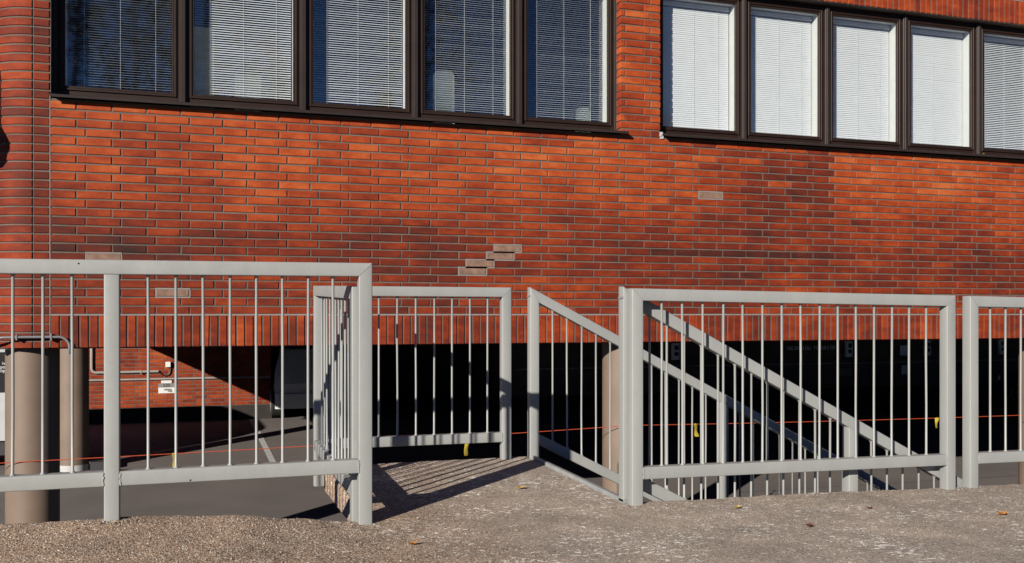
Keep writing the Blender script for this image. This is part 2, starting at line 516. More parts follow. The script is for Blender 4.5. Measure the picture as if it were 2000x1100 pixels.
# loose grains and proud aggregate of the worn surface
def grains(name, pts, rad, hgt, seed):
    rs = np.random.RandomState(seed)
    n = len(pts); K = 5
    ang = rs.rand(n, 1) * 6.283 + np.arange(K)[None, :] * (6.283 / K) + rs.rand(n, K) * 0.5
    rr = rad[:, None] * (0.75 + 0.5 * rs.rand(n, K))
    v = np.zeros((n, K + 1, 3), np.float32)
    v[:, :K, 0] = pts[:, None, 0] + np.cos(ang) * rr
    v[:, :K, 1] = pts[:, None, 1] + np.sin(ang) * rr
    v[:, :K, 2] = pts[:, None, 2] - 0.0012
    v[:, K, 0] = pts[:, 0] + (rs.rand(n) - .5) * rad * 0.8
    v[:, K, 1] = pts[:, 1] + (rs.rand(n) - .5) * rad * 0.8
    v[:, K, 2] = pts[:, 2] + hgt
    base = (np.arange(n) * (K + 1))[:, None, None]
    tri = np.stack([np.arange(K), (np.arange(K) + 1) % K, np.full(K, K)], 1)[None]
    f = (base + tri).reshape(-1)
    me = bpy.data.meshes.new(name)
    me.vertices.add(n * (K + 1)); me.vertices.foreach_set("co", v.reshape(-1))
    nf = n * K
    me.loops.add(nf * 3); me.loops.foreach_set("vertex_index", f.astype(np.int32))
    me.polygons.add(nf)
    me.polygons.foreach_set("loop_start", (np.arange(nf) * 3).astype(np.int32))
    a = me.attributes.new("tint_g", 'FLOAT', 'POINT')
    a.data.foreach_set("value", np.repeat(rs.rand(n).astype(np.float32), K + 1))
    me.materials.append(M['grain'])
    me.update(calc_edges=True)
    return stuff(place(me, name, (0, 0, 0)))
rs = np.random.RandomState(5)
P_ = []; Rr = []; Hh = []
def scatter(n, x0, x1, y0, y1, zf):
    xs_ = rs.uniform(x0, x1, n); ys_ = rs.uniform(y0, y1, n); q = rs.rand(n)
    for x, y, k in zip(xs_.tolist(), ys_.tolist(), q.tolist()):
        px, py = proj(x, y, 0.0)
        if px < -40 or px > 2040 or py > 1125: continue
        e = min(1.0, max(0.0, (x - 0.55 + 0.5 * noise.noise(Vector((x * 1.5, y * 1.5, 7)))) * 1.2))
        if e > 0.5 and k < 0.25 + 0.3 * noise.noise(Vector((x * 2, y * 2, 17))): continue
        P_.append((x, y, zf(x, y)))
        r_ = (0.0026 + 0.0026 * k * k) * (1.0 - 0.15 * e)
        Rr.append(r_); Hh.append(r_ * (0.75 - 0.35 * e))
def proj(x, y, z):
    c, s_ = math.cos(TH), math.sin(TH)
    t = x * s_ + y * c
    return 1000 + FPX * (x * c - y * s_) / t, 613 - FPX * (z - CAM_Z) / t
scatter(95000, -1.0, 5.1, 3.25, 4.365, ground_z)
scatter(26000, 0.79, 2.03, 4.38, 5.83, lambda x, y: land_z(x, y) + 0.002 * noise.noise(Vector((x * 6, y * 6, 3))))
for (cx, cy) in ((0.80, 4.33), (-0.29, 4.33), (2.03, 4.31), (2.2, 4.29), (4.06, 4.33)):
    for i in range(70):
        P_.append((cx + rnd.gauss(0, .05), cy + rnd.gauss(-.03, .02), ground_z(cx, cy) - 0.001)); r_ = rnd.uniform(.003, .008); Rr.append(r_); Hh.append(r_ * .8)
grains("surface_grains", np.array(P_, np.float32), np.array(Rr, np.float32), np.array(Hh, np.float32), 4)["label"] = "fine proud grains and grit of the worn speckled ground"

# ------------------------------------------------------------------ office building
B_Y = 8.94
bld = thing("office_building", (4, B_Y, FLOOR), "long red brick office building on columns above an open parking level", "building")
BR, SB, CORE = 0.10, 0.075, 0.0085

def brick_mesh(wd, ht, dep=0.10, ch=0.004, seed=0, name="brick"):
    """front faces -Y; origin at the front centre"""
    r_ = random.Random(seed)
    j = lambda a: r_.uniform(-a, a)
    x, z = wd / 2, ht / 2
    out = [(-x + j(.0012), ch + j(.0006), -z + j(.001)), (x + j(.0012), ch + j(.0006), -z + j(.001)), (x + j(.0012), ch, z + j(.001)), (-x + j(.0012), ch, z + j(.001))]
    fr = [(a * (1 - ch / x * 1.0), 0 + j(.0006), c * (1 - ch / z)) for a, b, c in out]
    bk = [(a, dep, c) for a, b, c in out]
    fs = [(0, 1, 2, 3), (4, 5, 1, 0), (5, 6, 2, 1), (6, 7, 3, 2), (7, 4, 0, 3), (8, 9, 5, 4), (9, 10, 6, 5), (10, 11, 7, 6), (11, 8, 4, 7)]
    me = bpy.data.meshes.new(name)
    me.from_pydata(fr + out + bk, [], fs)
    me.materials.append(M['brick'])
    return me, fr + out + bk, fs
_bm = {}
def get_brick(wd, ht, dep=0.10, variants=5, name="brick"):
    k_ = (round(wd, 3), round(ht, 3), dep, rnd.randrange(variants))
    if k_ not in _bm:
        _bm[k_] = brick_mesh(k_[0], k_[1], dep, seed=hash(k_) & 0xffff, name=name)
    return _bm[k_]

class Loose:
    """many small bricks joined into one part"""
    def __init__(s): s.v = []; s.f = []; s.t = []
    def add(s, data, loc, tint):
        me, v, f = data
        o = len(s.v)
        s.v += [(a + loc[0], b + loc[1], c + loc[2]) for a, b, c in v]
        s.f += [tuple(i + o for i in q) for q in f]
        s.t += [tint] * len(v)
    def build(s, name, parent):
        xs, ys, zs = zip(*s.v)
        og = (min(xs), min(ys), min(zs))
        me = bpy.data.meshes.new(name)
        me.from_pydata([(x - og[0], y - og[1], z - og[2]) for x, y, z in s.v], [], s.f)
        me.materials.append(M['brick'])
        a = me.attributes.new("tint_g", 'FLOAT', 'POINT')
        a.data.foreach_set("value", s.t)
        return stuff(place(me, name, og, parent))

def tint_at(x, z):
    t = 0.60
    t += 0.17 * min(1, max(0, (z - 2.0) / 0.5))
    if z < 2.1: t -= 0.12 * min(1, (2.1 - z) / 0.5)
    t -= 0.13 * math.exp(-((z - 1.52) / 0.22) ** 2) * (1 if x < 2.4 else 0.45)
    t += 0.07 * math.exp(-((z - 2.05) / 0.3) ** 2) * math.exp(-((x - 2.6) / 1.3) ** 2)
    t += 0.14 * noise.noise(Vector((x * 0.75, z * 1.8, 5.0)))
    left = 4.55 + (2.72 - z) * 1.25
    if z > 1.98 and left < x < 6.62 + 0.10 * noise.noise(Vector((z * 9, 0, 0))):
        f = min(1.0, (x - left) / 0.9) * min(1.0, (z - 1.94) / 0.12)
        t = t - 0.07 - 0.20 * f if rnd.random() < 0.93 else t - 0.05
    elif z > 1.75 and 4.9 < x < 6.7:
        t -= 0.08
    elif z > 1.95 and 6.62 <= x < 8.2:
        t += 0.04
    if 1.55 < z < 1.64 and 4.6 < x < 6.9: t -= 0.22
    if z > 2.55 and (2.9 < x < 3.6 or 1.2 < x < 1.75): t -= 0.22
    if z > 2.74: t = 0.70 + rnd.gauss(0, 0.05)
    t += rnd.gauss(0, 0.070)
    return min(0.95, max(0.12, t))

# mortar backing (wall), with openings for the two ribbon windows
W1 = (-1.078, 4.137)
W2 = (4.584, 9.79)
ZS, ZL, ZT = 2.742, 4.330, 5.60
XE = 30.0
yc = B_Y + CORE
mb = MB()
mb.box(-1.218, XE, yc, yc + 0.33, 0.655, ZS)
mb.box(-1.218, W1[0] - 0.006, yc, yc + 0.33, ZS, ZL)
mb.box(W1[1] + 0.008, W2[0] - 0.008, yc, yc + 0.33, ZS, ZL)
mb.box(W2[1] + 0.008, XE, yc, yc + 0.33, ZS, ZL)
mb.box(-1.218, XE, yc, yc + 0.33, ZL, ZT)
RC, CX, CY = 0.36, -1.222, B_Y + 0.36       # rounded corner
arc = [(CX - (RC - CORE) * math.sin(R(a)), CY - (RC - CORE) * math.cos(R(a))) for a in range(0, 91, 6)] + [(CX - (RC - CORE), 24.0), (CX, 24.0)]
n_ = len(arc)
mb.add([(x, y, 0.655) for x, y in arc] + [(x, y, ZT) for x, y in arc], [(i, i + n_, (i + 1) % n_ + n_, (i + 1) % n_) for i in range(n_)] + [tuple(range(n_))] + [tuple(range(n_, 2 * n_))])
wall = mb.build("wall", M['mortar'], bld)

# stretchers
cells = []
Z0, BH, BL = 0.936, 0.061, 0.2655
def row_cells(k, z0, xa, xb, xstart=-1.084):
    odd = k % 2
    x = xstart
    first = True
    while x < xb:
        L = 0.2045 if (first and odd) else 0.278
        first = False
        a, b_ = max(x, xa), min(x + L - 0.0125, xb)
        if b_ - a > 0.03:
            cells.append((a, b_, z0, k))
        x += L
for k in range(24):
    row_cells(k, Z0 + SB * k, -1.084, 11.2)
for k in range(24, 46):
    z = Z0 + SB * k
    if z < ZL + 0.02:
        row_cells(k, z, W1[1], W2[0])
        row_cells(k, z, W2[1], 11.2)
for k in range(6):
    row_cells(k, 4.616 + SB * k, -1.084, 11.2)
PATCH = [(13, 5.28), (6, 2.52), (5, 2.45), (5, 2.2), (4, 2.16), (5, -0.72), (1, -0.25)]
PATCH_PX = [(1380, 381), (985, 481), (972, 496), (948, 511), (918, 527), (200, 497), (333, 568)]
def area(c):
    a, b_, z, k_ = c
    p = [proj(a, B_Y, z), proj(b_, B_Y, z), proj(b_, B_Y, z + BH), proj(a, B_Y, z + BH)]
    if p[0][0] < 0 or p[1][0] > 2010 or p[0][1] < 0 or p[2][1] > 1100 or p[0][1] < 20: return 0
    return abs((p[1][0] - p[0][0]) * (p[0][1] - p[3][1]))
order = sorted(range(len(cells)), key=lambda i: -area(cells[i]))
single = set(order[:300])
lo = Loose()
for i, c in enumerate(cells):
    a, b_, z, k_ = c
    ht = BH
    if k_ == 45: ht = min(BH, ZL - z - 0.004)
    if ht < 0.02: continue
    cx, cz = (a + b_) / 2, z + ht / 2
    px, py = proj(cx, B_Y, cz)
    w_ = b_ - a
    hit = any(abs(px - qx) < 31 * (w_ / 0.27) and abs(py - qy) < 9 for qx, qy in PATCH_PX)
    data = get_brick(w_, ht)
    loc = (cx + rnd.uniform(-.0015, .0015), B_Y + rnd.uniform(-.0012, .0018), cz + rnd.uniform(-.0012, .0012))
    if hit:
        me = data[0].copy(); me.materials.clear(); me.materials.append(M['patch'])
        o = place(me, "brick", loc, wall); o["label"] = "greyish replacement brick with fresh pale joints"
        m2 = MB()
        for (x0, x1, z0, z1) in ((a - .012, b_ + .012, z - .013, z - .001), (a - .012, b_ + .012, z + ht + .001, z + ht + .013), (a - .012, a - .001, z, z + ht), (b_ + .001, b_ + .012, z, z + ht)):
            m2.box(x0, x1, B_Y + .002, B_Y + .02, z0, z1)
        m2.build("fresh_joint", M['pale_mortar'], wall)
        continue
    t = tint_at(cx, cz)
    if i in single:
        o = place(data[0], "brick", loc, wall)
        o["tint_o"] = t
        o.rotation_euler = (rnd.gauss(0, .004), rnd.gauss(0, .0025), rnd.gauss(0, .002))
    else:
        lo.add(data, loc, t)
lo.build("brick_courses", bld)

# soldier courses
def soldiers(z0, xa, xb, nm):
    lo = Loose(); n = 0
    x = xa
    while x < xb:
        cx = x + 0.031
        vis = -1.2 < cx < 10.2 and (z0 < 1 or cx > 4.4)
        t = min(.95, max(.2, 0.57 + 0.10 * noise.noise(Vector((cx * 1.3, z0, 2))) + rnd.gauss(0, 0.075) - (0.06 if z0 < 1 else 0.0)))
        data = get_brick(0.0615, 0.270, 0.10, 6, nm)
        loc = (cx, B_Y - 0.001 + rnd.uniform(-.001, .0015), z0 + 0.135)
        if vis:
            o = place(data[0], nm, loc, wall); o["tint_o"] = t
            o.rotation_euler = (0, rnd.gauss(0, .004), 0)
        else:
            lo.add(data, loc, t)
        x += SB
    if lo.v: lo.build("brick_courses", bld)
soldiers(0.650, -1.080, 11.2, "soldier_brick")
soldiers(4.334, -1.080, 11.2, "soldier_brick")
mb = MB(); mb.box(-1.084, 11.2, B_Y + 0.0015, B_Y + 0.03, 0.9205, 0.9350)
mb.box(-1.084, 11.2, B_Y + 0.0015, B_Y + 0.03, 4.6055, 4.6150)
mb.build("bed_joint", M['pale_mortar'], wall)
mb = MB(); mb.box(-1.0925, -1.0855, B_Y + 0.001, B_Y + 0.03, 0.655, ZS + 0.03)
mb.build("expansion_joint", M['pale_mortar'], wall)

# rounded corner pier: header bricks and curved bricks
def curved_mesh(a0, a1, ht, seed):
    n = 9; c = 0.004
    vs = []; fs = []
    def ringv(rad, da, z):
        return [(-rad * math.sin(R(a0 + da + (a1 - a0 - 2 * da) * i / n)), RC - rad * math.cos(R(a0 + da + (a1 - a0 - 2 * da) * i / n)), z) for i in range(n + 1)]
    rings = [ringv(RC - .08, 0, -ht / 2), ringv(RC - c, 0, -ht / 2), ringv(RC, 0.6, -ht / 2 + c), ringv(RC, 0.6, ht / 2 - c), ringv(RC - c, 0, ht / 2), ringv(RC - .08, 0, ht / 2)]
    m = MB(); m.grid(rings, True)
    for q in (0, n):
        m.add([r_[q] for r_ in rings], [tuple(range(6)) if q == 0 else tuple(reversed(range(6)))])
    me = m.mesh("curved_brick", M['brick'], (0, 0, 0))
    return me
cm = [curved_mesh(0.3, 52, BH, 1), curved_mesh(54, 89, BH, 2)]
for k in range(-4, 60):
    z = Z0 + SB * k
    ht = BH
    if k == -4: z, ht = 0.650, 0.050
    if z > ZT - 0.1: break
    t = 0.45 + rnd.gauss(0, 0.06)
    d = get_brick(0.119, ht, 0.10, 4, "header_brick")
    o = place(d[0], "header_brick", (-1.153, B_Y + rnd.uniform(-.001, .001), z + ht / 2), wall); o["tint_o"] = t - 0.05
    if k < -3: 
        pass
    o = place(cm[0], "curved_brick", (CX, B_Y + rnd.uniform(-.0015, .0015), z + ht / 2), wall); o["tint_o"] = t + 0.03 + rnd.gauss(0, 0.03)
    if ht < BH: o.scale = (1, 1, ht / BH)
    o = place(cm[1], "curved_brick", (CX, B_Y, z + ht / 2), wall); o["tint_o"] = t
    if ht < BH: o.scale = (1, 1, ht / BH)

# ------------------------------------------------------------------ windows
BAY = 1.0460
GY = 9.086          # glass plane
SLY = 9.212         # blind plane
slat_cache = {}
slat_count = [0]
def slat_mesh(wd, tilt):
    k_ = (round(wd, 3), tilt)
    if k_ not in slat_cache:
        m = MB()
        a = R(tilt); hw = 0.0125
        P = []
        for s in (-1, -0.33, 0.33, 1):
            bow = 0.0016 * (1 - s * s)
            y = s * hw * math.cos(a) - bow * math.sin(a)
            z = s * hw * math.sin(a) + bow * math.cos(a)
            P.append([(-wd / 2, y, z), (wd / 2, y, z)])
        m.grid(P, True)
        slat_cache[k_] = (m, m.mesh("blind_slat", M['slat'], (0, 0, 0)))
    return slat_cache[k_]

def window(x0, tilt, singles, lead, last):
    """one bay; x0 = left mullion centre"""
    x1 = x0 + BAY
    fl = x0 + (0.0 if lead else 0.0)
    zb, zt = 2.793, 4.322
    m = MB()
    # fixed frame then sash, each a stepped ring
    def ring(xa, xb, za, zb_, wd, y0, y1):
        m.bbox(xa, xa + wd, y0, y1, za, zb_)
        m.bbox(xb - wd, xb, y0, y1, za, zb_)
        for z0, z1 in ((za, za + wd), (zb_ - wd, zb_)):
            m.beam((xa + wd, (y0 + y1) / 2, (z0 + z1) / 2), (xb - wd, (y0 + y1) / 2, (z0 + z1) / 2), (0, 1, 0), y1 - y0, z1 - z0, r=0.003, seg=1)
    ring(x0 + 0.004, x1 - 0.004, zb, zt, 0.050, 9.072, 9.15)
    ring(x0 + 0.0545, x1 - 0.0545, zb + 0.0505, zt - 0.0505, 0.020, 9.058, 9.11)
    ring(x0 + 0.0750, x1 - 0.0750, zb + 0.0710, zt - 0.0710, 0.018, 9.068, 9.105)
    win = m.build("window", M['frame'], bld, origin=((x0 + x1) / 2, 9.07, zb))
    gl, gr, gb, gt = x0 + 0.0932, x1 - 0.0932, zb + 0.0892, zt - 0.0892
    m = MB(); m.add([(gl - .004, GY, gb - .004), (gr + .004, GY, gb - .004), (gr + .004, GY, gt + .004), (gl - .004, GY, gt + .004)], [(0, 1, 2, 3)])
    m.build("pane", M['glass'], win)
    m = MB()
    m.box(x0 + 0.06, gl - 0.006, 9.112, 9.31, gb - 0.02, gt + 0.02)
    m.box(gr + 0.006, x1 - 0.06, 9.112, 9.31, gb - 0.02, gt + 0.02)
    m.box(gl - 0.0055, gr + 0.0055, 9.112, 9.31, gb - 0.03, gb - 0.006)
    m.box(gl - 0.0055, gr + 0.0055, 9.112, 9.31, gt + 0.006, gt + 0.03)
    m.build("inner_jamb", M['white'], win)
    m = MB(); m.bbox(gl + 0.004, gr - 0.004, SLY - 0.022, SLY + 0.022, gt - 0.045, gt - 0.002)
    m.build("headrail", M['slat'], win)
    m = MB()
    for f in (0.16, 0.5, 0.84):
        xc = gl + (gr - gl) * f
        for dy in (-0.0140, 0.0140):
            m.box(xc - 0.0006, xc + 0.0006, SLY + dy - 0.0009, SLY + dy + 0.0009, gb + 0.004, gt - 0.046)
    m.build("ladder_cord", M['cord'], win)
    m = MB(); m.bbox(gl + 0.006, gr - 0.006, SLY - 0.012, SLY + 0.012, gb + 0.001, gb + 0.012, 0.002)
    m.build("bottom_rail", M['slat'], win)
    sm, sme = slat_mesh(gr - gl - 0.012, tilt)
    joined = MB()
    z = gb + 0.026
    while z < gt - 0.052:
        loc = ((gl + gr) / 2, SLY, z)
        if singles and z < 4.0 and slat_count[0] < 300:
            o = place(sme, "blind_slat", loc, win)
            o.rotation_euler = (rnd.gauss(0, 0.02), rnd.gauss(0, 0.0006), 0)
            slat_count[0] += 1
        else:
            dz = rnd.gauss(0, 0.0004)
            joined.add([(vx + loc[0], vy + loc[1], vz + loc[2] + dz) for vx, vy, vz in sm.v], sm.f, True)
        z += 0.0213
    if joined.v:
        stuff(joined.build("blind_slats", M['slat'], win))
    # cover strip over the left mullion
    for xm, ok in ((x0, True), (x1, last)):
        if not ok: continue
        m = MB()
        edge = (lead and xm == x0) or (last and xm == x1)
        m.bbox(xm - 0.030, xm + 0.030, 9.046, 9.0715, zb - 0.004, zt)
        m.bbox(xm - 0.019, xm + 0.019, 9.032, 9.0455, zb - 0.004, zt)
        m.build("cover_strip", M['cover'], win)
    return win

TILT1 = [10, 35, 29, 19, 18]
for i in range(5):
    window(W1[0] - 0.002 + BAY * i, TILT1[i], True, i == 0, i == 4)
TILT2 = [72, 72, 70, 72, 42]
for i in range(5):
    window(W2[0] + 0.004 + BAY * i, TILT2[i], False, i == 0, i == 4)

def sill(xa, xb):
    m = MB()
    prof = [(9.10, 2.7920), (8.865, 2.764), (8.857, 2.759), (8.857, 2.738), (8.863, 2.738), (8.866, 2.752), (9.10, 2.778)]
    n = len(prof)
    m.add([(xa, y, z) for y, z in prof] + [(xb, y, z) for y, z in prof],
          [(i, (i + 1) % n, n + (i + 1) % n, n + i) for i in range(n)] + [tuple(reversed(range(n))), tuple(range(n, 2 * n))])
    m.build("window_sill", M['cover'], bld)
sill(W1[0] - 0.002, W1[1] + 0.055)
sill(W2[0] + 0.012, W2[1] + 0.045)
mb = MB()
for q in ((W2[0] - 0.012, W2[0] + 0.020, 2.745, 2.790), (W2[0] - 0.004, W2[0] + 0.028, 2.722, 2.752)):
    mb.box(q[0], q[1], B_Y - 0.012, B_Y + 0.02, q[2], q[3])
mb.build("sealant_lump", M['trailer'], bld)

# interior behind the ribbon windows, slab and roof
mb = MB()
mb.box(-1.57, XE, B_Y + 0.345, 26.2, 0.68, 0.98)
mb.build("floor_slab", M['soffit'], bld)
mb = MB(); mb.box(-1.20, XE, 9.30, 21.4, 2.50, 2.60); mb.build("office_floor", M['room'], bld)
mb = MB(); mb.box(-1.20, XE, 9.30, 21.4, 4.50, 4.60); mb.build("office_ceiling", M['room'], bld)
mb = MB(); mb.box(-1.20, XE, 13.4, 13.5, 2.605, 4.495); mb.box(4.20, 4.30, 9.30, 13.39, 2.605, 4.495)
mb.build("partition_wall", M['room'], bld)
mb = MB(); mb.box(-1.58, XE, B_Y + 0.02, 24.0, ZT + 0.002, ZT + 0.12); mb.build("roof", M['dark'], bld)

# downstand edge of the garage soffit
mb = MB(); mb.box(-1.57, XE, B_Y + 0.08, B_Y + 0.34, 0.640, 0.654); mb.build("lintel_soffit", M['soffit'], bld)

# garage back wall: left section (sunlit), recess, right section
BWY = 21.0
gw = MB()
gw.box(-9.0, 1.67, BWY + 0.006, BWY + 0.30, -1.5, 0.677)
gw.box(1.62, 1.67 - 0.004, BWY + 0.31, 25.5, -1.5, 0.677)
gw.box(7.0, 7.05, BWY + 0.31, 25.5, -1.5, 0.677)
gw.box(1.67, 7.05, 25.51, 25.8, -1.5, 0.677)
gw.box(7.0, XE, BWY + 0.006, BWY + 0.30, -1.5, 0.677)
gwall = gw.build("garage_wall", M['mortar'], bld)
mb = MB(); mb.box(-9.0, 1.69, BWY - 0.05, BWY + 0.004, -1.5, -0.965); mb.box(7.0, XE, BWY - 0.05, BWY + 0.004, -1.5, -0.965)
mb.build("plinth", M['plinth'], bld)
lo = Loose()
for k in range(23):
    z = -0.955 + SB * k
    if z > 0.6: break
    x = -6.0 + (0.07 if k % 2 else 0.0)
    while x < 1.66:
        b_ = min(x + 0.2655, 1.668)
        cx, cz = (x + b_) / 2, z + BH / 2
        t = min(.9, max(.2, 0.60 + 0.12 * noise.noise(Vector((cx, cz * 2, 8))) + rnd.gauss(0, .07)))
        if b_ - x > 0.03:
            d = get_brick(b_ - x, BH)
            loc = (cx, BWY + rnd.uniform(-.001, .002), cz)
            if -2.1 < cx < 1.4 and cz < 0.30 and z + 0.42 * (cx + 1.1) * 0 < 1:
                o = place(d[0], "brick", loc, gwall); o["tint_o"] = t
            else:
                lo.add(d, loc, t)
        x += 0.278
lo.build("brick_courses", gwall)

# columns
def column(x, y, band=False):
    m = MB()
    n = 40
    FL = floor_z(y)
    m.tube([(x, y, FL - 0.02), (x, y, 0.0), (x, y, 0.678)], 0.213, n)
    c = m.build("column", M['column'], bld)
    if band:
        m = MB(); m.tube([(x, y, FL), (x, y, FL + 0.09)], 0.2165, n); m.build("base_band", M['band'], c)
    return c
column(-1.262, 9.26)
column(4.31, 9.26)
column(9.88, 9.26)
column(-1.600, 15.75, True)
mb = MB(); mb.box(-1.36, -1.10, 15.6, 16.0, floor_z(15.7) - 0.02, floor_z(15.7) + 0.12)
tag(mb.build("kerb_stone", M['dark']), "low dark kerb block at the foot of the inner column", "kerb")

# ------------------------------------------------------------------ railings
T = 0.060
def railing(label, P, Q, zt0, zt1, zb0, zb1, posts, bars, group="painted steel guard railings", name="guard_railing", open0=False, open1=False):
    """P,Q = (x,y) ends of the axis; zt top of the top rail, zb bottom of the lower rail at both ends.
    posts: (s, 'start'|'end'|'mid', z_base)"""
    Px, Qx = Vector((P[0], P[1], 0)), Vector((Q[0], Q[1], 0))
    D = Qx - Px; L = D.length; d = D.normalized()
    side = Vector((d.y, -d.x, 0))
    root = thing(name, (P[0], P[1], zb0), label, "railing", group)
    def pt(s, z): 
        v = Px + d * s; v.z = z; return v
    sl = (zt1 - zt0) / L
    cosl = 1 / math.sqrt(1 + sl * sl)
    def ztop(s): return zt0 + (zt1 - zt0) * s / L
    def zbot(s): return zb0 + (zb1 - zb0) * s / L
    tc = lambda s: pt(s, ztop(s) - T / 2 / cosl)          # top rail centre line
    bc = lambda s: pt(s, zbot(s) + T / 2 / cosl)
    rd = (tc(L) - tc(0)).normalized()
    up = Vector((0, 0, 1))
    gap = 0.0010
    h = T / 2
    has0 = any(p[1] == 'start' for p in posts); has1 = any(p[1] == 'end' for p in posts)
    s0 = h if has0 else 0.0
    s1 = L - h if has1 else L
    n0 = (up + rd).normalized(); n1 = (rd - up).normalized()
    m = MB()
    a = tc(s0) + (rd * gap if has0 else Vector()); b_ = tc(s1) - (rd * gap if has1 else Vector())
    m.beam(a, b_, side, T, T, n0 if has0 else rd, n1 if has1 else rd)
    m.build("top_rail", M['paint'], root)
    spans = []; edges = [0.0 if not has0 else T]
    for s, kind, zbase in posts:
        m = MB()
        if kind == 'start':
            top = tc(h) - up * gap
            m.beam(pt(h, zbase), top, side, T, T, up, n0)
            c = tc(h)
            q = MB(); q.beam(c - rd * 0.026, c + rd * 0.026, side, T - 0.003, T - 0.006, r=0.004, seg=1); q.build("mitre_weld", M['plate'], root)
        elif kind == 'end':
            top = tc(L - h) - up * gap
            m.beam(pt(L - h, zbase), top, side, T, T, up, -n1)
            c = tc(L - h)
            q = MB(); q.beam(c - rd * 0.026, c + rd * 0.026, side, T - 0.003, T - 0.006, r=0.004, seg=1); q.build("mitre_weld", M['plate'], root)
        else:
            top = pt(s, ztop(s) - T / cosl - 0.0005)
            nn = Vector((-rd.z * d.x, -rd.z * d.y, math.hypot(rd.x, rd.y)))
            m.beam(pt(s, zbase), top, side, T, T, up, nn)
            edges += [s - h, s + h]
        m.build("post", M['paint'], root)
    edges.append(L - T if has1 else L)
    for i in range(0, len(edges), 2):
        m = MB()
        ea, eb = edges[i] + 0.0005, edges[i + 1] - 0.0005
        m.beam(bc(ea), bc(eb), side, T, T, d, d)
        m.build("bottom_rail", M['paint'], root)
        for e, sg in ((edges[i], 1), (edges[i + 1], -1)):
            if (i == 0 and sg == 1 and not has0) or (i + 2 == len(edges) and sg == -1 and not has1): continue
            m = MB()
            c = bc(e)
            pts = []; rs = []
            for q in range(13):
                f = q / 12
                pts.append(c + side * (T / 2 - 0.001) + d * (sg * 0.0025 + rnd.uniform(-.0028, .0028)) + up * ((f - 0.5) * (T - 0.006)))
                rs.append(0.0040 + rnd.uniform(-.0014, .0016))
            m.tube(pts, rs, 6)
            m.build("weld_bead", M['paint'], root)
    for s in bars:
        za = zbot(s) + T / cosl - 0.0015; zb_ = ztop(s) - T / cosl + 0.0015
        m = MB()
        j = lambda: Vector((rnd.uniform(-.0012, .0012), rnd.uniform(-.0012, .0012), 0))
        p0, p1 = pt(s, za), pt(s, zb_) + j() * 1.5
        e = (p1 - p0)
        m.tube([p0, p0 + up * 0.004, p0 + up * 0.010, p0 + e * 0.33 + j(), p0 + e * 0.66 + j(), p1 - up * 0.010, p1 - up * 0.003, p1],
               [0.0125, 0.0105, 0.0062, 0.0060, 0.0060, 0.0062, 0.0105, 0.0125], 12)
        m.build("bar", M['paint'], root)
    return root

YA = Y_F + T / 2
def even(a, b, n): return [a + (b - a) * (i + 1) / (n + 1) for i in range(n)]
xa0 = -1.500
railing("near left grey railing ending in a tall mitred corner post, nearest to the camera",
        (xa0, YA), (0.783, YA), 1.1525, 1.162, 0.226, 0.2285,
        [(0, 'start', 0.0), (-0.2936 - xa0, 'mid', -0.05), (0, 'end', -0.06)],
        [-0.4435 - 0.1105 * k - xa0 for k in range(9)] + even(-0.2636 - xa0, 0.723 - xa0, 8))
ra = col.objects["guard_railing"]
for hx, hz in ((-0.418, 1.140), (0.013, 0.2365)):
    m = MB(); m.tube([(hx, Y_F - 0.0006, hz), (hx, Y_F + 0.004, hz)], 0.0038, 10); m.build("drain_hole", M['black'], ra)
railing("railing running back along the left edge of the landing, behind the corner post",
        (0.735, 4.392), (0.735, 5.820), 1.062, 1.102, 0.100, 0.138,
        [(0, 'start', -0.074), (0, 'end', -0.074)], even(T, 1.428 - T, 11))
railing("grey railing across the far edge of the landing, its lower rail striped by shadows",
        (0.768, 5.79), (1.921, 5.79), 1.101, 1.100, 0.139, 0.137,
        [(0, 'end', 0.02)], [1.772 - 0.768 - 0.1135 * i for i in range(8, -1, -1)])
railing("grey railing right of the stair opening with fifteen bars, in front of the descending handrails",
        (2.0546, YA), (4.0144, YA), 1.0605, 1.037, 0.126, 0.102,
        [(0, 'start', -0.06), (0, 'end', -0.1)], even(T, 1.9598 - T, 15))
railing("rightmost grey railing, cut off by the right side of the photo",
        (4.112, YA), (6.20, YA), 1.0355, 1.010, 0.102, 0.078,
        [(0, 'start', -0.1), (0, 'end', -0.12)], even(T, 2.088 - T, 17))
SLP = 0.510
def stair_rail(label, y, x0, zt, zb, xmid, zbase):
    L = 3.25
    n = int((xmid - x0 - 0.03 - T) / 0.108)
    bars = even(T, xmid - x0 - 0.03, 12) + even(xmid - x0 + 0.03, L - T, 16)
    railing(label, (x0, y), (x0 + L, y), zt, zt - SLP * L, zb, zb - SLP * L,
            [(0, 'start', zbase), (xmid - x0, 'mid', zt - SLP * (xmid - x0) - 1.30), (0, 'end', FLOOR)], bars,
            "sloping railings of the stairs", "stair_railing")
stair_rail("sloping stair railing on the near side of the stairs, starting at the doubled post", 4.422, 2.048, 1.072, 1.072 - 0.896 - 0.0673, 3.41, 0.004)
stair_rail("sloping stair railing on the far side, starting at a lone post past the landing", 5.79, 2.045, 1.104, 1.104 - 0.896 - 0.0673, 3.435, 0.010)

